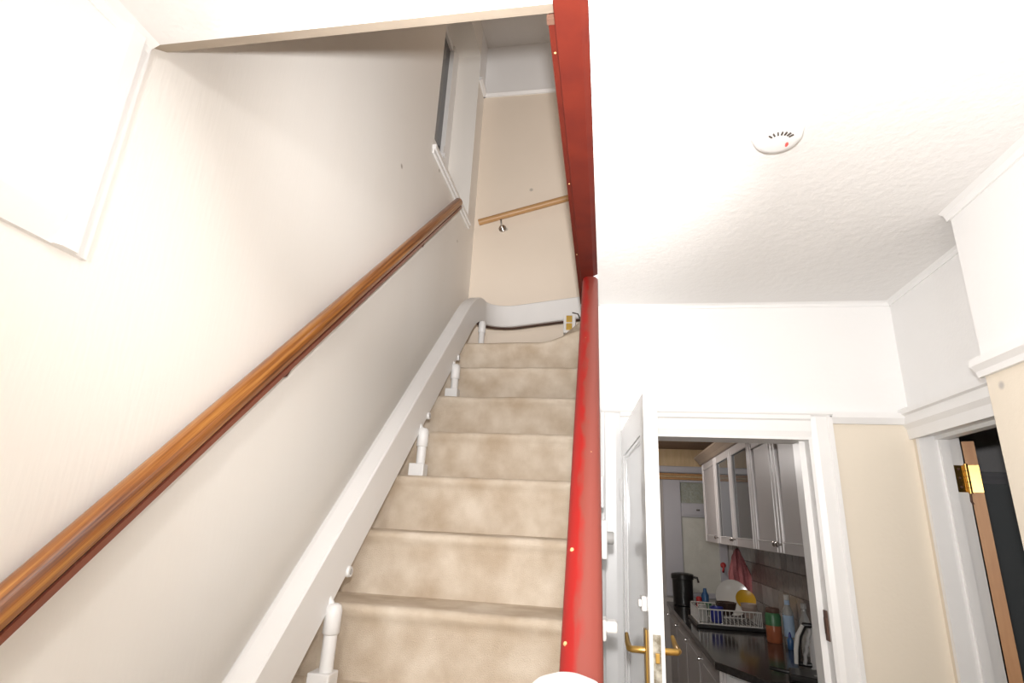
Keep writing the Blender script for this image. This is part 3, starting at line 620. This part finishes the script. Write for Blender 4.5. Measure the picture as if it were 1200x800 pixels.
lathe_thing('tumbler', 'upturned clear tumbler standing behind the drying rack', 'glass', (1.0, 5.55, WT), [(.042, 0), (.034, .14), (.030, .148), (.004, .15)], GLASSM)
lathe_thing('tumbler', 'upturned clear tumbler in the near corner of the drying rack', 'glass', (.735, 4.90, WT + .035), [(.040, 0), (.034, .11), (.030, .118), (.004, .12)], GLASSM)
# drying rack with crockery
RX0, RX1, RY0, RY1, RH = .69, 1.14, 4.80, 5.22, .13
rk = thing('dish_rack', 'white wire dish drying rack on the worktop', 'dish rack', (.9, 5.0, WT))
for zz in (WT + .03, WT + RH):
    MB().tube([(RX0, RY0, zz), (RX1, RY0, zz), (RX1, RY1, zz), (RX0, RY1, zz), (RX0, RY0, zz)], .005, 8).build('rim', CHINA, rk, smooth=60)
for i in range(17):
    xx = RX0 + (RX1 - RX0) * i / 16
    MB().tube([(xx, RY0, WT + RH), (xx, RY0, WT + .03), (xx, RY1, WT + .03), (xx, RY1, WT + RH)], .0028, 6).build('wire', CHINA, rk)
for i in range(1, 10):
    yy = RY0 + (RY1 - RY0) * i / 10
    for xx in (RX0, RX1): MB().tube([(xx, yy, WT + RH), (xx, yy, WT + .03)], .0028, 6).build('wire', CHINA, rk)
MB().box(RX0 - .02, RX1 + .02, RY0 - .03, RY1 + .03, WT, WT + .026).build('drip_tray', BLACK, rk, bevel=.008)
def plate(name, label, loc, r, m, tilt, cat='plate'):
    o = tag(MB().lathe([(r * .55, 0), (r * .62, .004), (r, .022), (r, .026), (r * .6, .010), (.004, .008)], (0, 0, 0), 36).build(name, m, smooth=50, at=loc), label, cat)
    o.rotation_euler = (math.radians(tilt), 0, 0); return o
plate('dinner_plate', 'large white plate standing upright in the drying rack', (1.015, 5.17, WT + .185), .135, CHINA, 76)
plate('side_plate', 'yellow plate tilted behind the striped bowl', (1.085, 5.04, WT + .185), .075, YEL, 62)
bowl = lambda r, h: [(r * .45, 0), (r * .8, h * .35), (r, h), (r * .95, h), (r * .74, h * .4), (.004, h * .12)]
o = lathe_thing('bowl', 'shiny dark brown bowl in the drying rack', 'bowl', (.925, 4.98, WT + .08), bowl(.08, .09), BOWLB)
o = lathe_thing('bowl', 'striped bowl in the drying rack beside the yellow plate', 'bowl', (1.075, 4.89, WT + .08), bowl(.06, .10), BOWLS)
lathe_thing('cup', 'dark blue cup in the drying rack', 'cup', (.835, 4.88, WT + .034), [(.036, 0), (.046, .02), (.050, .11), (.044, .11), (.036, .02), (.004, .012)], BLUE)
# jar, bottles
jr = thing('jar', 'orange-filled jar with green label on the worktop', 'jar', (1.125, 4.43, WT))
MB().lathe([(.044, 0), (.050, .008), (.050, .105)], (1.125, 4.43, WT), 28).build('contents', ORANGE, jr, smooth=40)
MB().lathe([(.0505, .105), (.0505, .165), (.040, .185)], (1.125, 4.43, WT), 28).build('label_band', GREEN, jr, smooth=40)
MB().lathe([(.042, .183), (.044, .187), (.044, .208), (.040, .213), (.004, .214)], (1.125, 4.43, WT), 28).build('lid', BROWNR, jr, smooth=40)
bt = thing('bottle', 'tall clear bottle with pale blue label against the tiles', 'bottle', (1.21, 4.38, WT))
MB().lathe([(.030, 0), (.034, .008), (.034, .20), (.016, .245), (.014, .275)], (1.21, 4.38, WT), 24).build('body', GLASSM, bt, smooth=40)
MB().lathe([(.0347, .05), (.0347, .18)], (1.21, 4.38, WT), 24).build('label_band', LBLUE, bt, smooth=40)
MB().lathe([(.0165, .240), (.0165, .272)], (1.21, 4.38, WT), 20).build('neck_band', LBLUE, bt, smooth=40)
MB().lathe([(.017, .274), (.018, .305), (.004, .307)], (1.21, 4.38, WT), 20).build('cap', CHINA, bt, smooth=40)
b2 = thing('bottle', 'little blue bottle with pointed tip beside the jar', 'bottle', (1.165, 4.22, WT))
MB().lathe([(.016, 0), (.019, .006), (.019, .055), (.010, .07)], (1.165, 4.22, WT), 20).build('body', MBLUE, b2, smooth=40)
MB().lathe([(.009, .069), (.008, .085), (.003, .10)], (1.165, 4.22, WT), 16).build('tip', BLUE, b2, smooth=40)
bt3 = thing('bottle', 'plain clear bottle standing beside the blue-labelled one', 'bottle', (1.215, 4.05, WT))
MB().lathe([(.030, 0), (.034, .008), (.034, .19), (.016, .235), (.014, .265)], (1.215, 4.05, WT), 24).build('body', GLASSM, bt3, smooth=40)
MB().lathe([(.017, .262), (.017, .29), (.004, .292)], (1.215, 4.05, WT), 20).build('cap', GREYP, bt3, smooth=40)
# kettle
KX, KYY = 1.178, 3.62
kt = thing('kettle', 'white jug kettle with ribbed black and grey handle', 'kettle', (KX, KYY, WT))
MB().lathe([(.078, 0), (.082, .01), (.078, .12), (.062, .22), (.058, .235), (.03, .245), (.004, .247)], (KX, KYY, WT), 32).build('body', PLAST, kt, smooth=40)
hd = [(KX - .055, KYY, WT + .225), (KX - .095, KYY + .01, WT + .225), (KX - .125, KYY + .015, WT + .17), (KX - .14, KYY + .015, WT + .10), (KX - .145, KYY + .015, WT + .03)]
MB().tube(hd, [.012, .016, .016, .015, .014], 12).build('handle', BLACK, kt, smooth=60)
MB().tube([(q[0] - .012, q[1] - .010, q[2]) for q in hd[1:]], [.010, .012, .012, .010], 10).build('handle_shell', CHINA, kt, smooth=60)
MB().tube([(hd[1][0] + .02 + .006 * (i % 2) - .040 * min(1, i / 7), KYY + .0, WT + .21 - .0225 * i) for i in range(9)], .010, 8).build('handle_grip', GREYP, kt, smooth=60)
MB().tube([(KX - .07, KYY, WT + .03), (KX - .10, KYY + .01, WT + .028), (KX - .145, KYY + .015, WT + .03)], .012, 10).build('handle_foot', BLACK, kt, smooth=60)
MB().tube([(KX + .05, KYY, WT + .2), (KX + .085, KYY, WT + .225)], [.02, .012], 10).build('spout', PLAST, kt, smooth=60)
gp = thing('griddle_pan', 'flat black pan with grey badge at the worktop end', 'pan', (1.02, 3.36, WT))
MB().prism([(.90, 3.34), (1.16, 3.18), (1.24, 3.34), (1.20, 3.50), (.94, 3.50)], 2, WT, WT + .035).build('body', BLACK, gp, bevel=.01)
MB().box(1.02, 1.08, 3.33, 3.35, WT + .034, WT + .038).build('badge', GREYP, gp)
MB().tube([(.92, 3.40, WT + .03), (.86, 3.42, WT + .035), (.84, 3.44, WT + .035)], .010, 8).build('handle', BLACK, gp, smooth=60)
# towel on the tiled wall
tw = MB(); NX, NZ = 18, 16; vs = []
for j in range(NZ + 1):
    for i in range(NX + 1):
        u, v = i / NX, j / NZ
        wdt = .10 + .10 * min(1, v * 2.2)
        xx = 1.165 + (u - .5) * wdt + .025 * v; zz = 1.455 - .36 * v - .10 * (u - .5) ** 2 * (1 - v) * 4 - .07 * u * v
        yy = 5.60 + .014 * math.sin(u * 17 + v * 2) + .008 * math.sin(u * 31) - .02 * math.sin(v * 2.5)
        vs.append((xx, yy, zz))
tw.add(vs, [(j * (NX + 1) + i, j * (NX + 1) + i + 1, (j + 1) * (NX + 1) + i + 1, (j + 1) * (NX + 1) + i) for j in range(NZ) for i in range(NX)])
twt = thing('tea_towel', 'pink towel hanging below the wall cabinets behind the drying rack', 'towel', (1.165, 5.6, 1.05))
o = tw.build('cloth', PINK, twt, smooth=True); sd = o.modifiers.new('thick', 'SOLIDIFY'); sd.thickness = .008; sd.offset = 0
MB().tube([(1.165, 5.62, 1.502), (1.165, 5.62, 1.46), (1.165, 5.60, 1.445), (1.165, 5.58, 1.465)], .006, 8).build('hook', STEEL, twt)
hk = thing('suction_hook', 'small red suction hook on the kitchen window edge', 'hook', (1.16, KY - .03, 1.25))
MB().lathe([(.028, KY - .020), (.022, KY - .034), (.01, KY - .04)], (1.165, 0, 1.27), 16, axis=1).build('cup', REDP, hk, smooth=50)
MB().tube([(1.165, KY - .04, 1.27), (1.16, KY - .05, 1.23), (1.155, KY - .06, 1.21), (1.15, KY - .07, 1.225)], .010, 8).build('hook', REDP, hk, smooth=60)
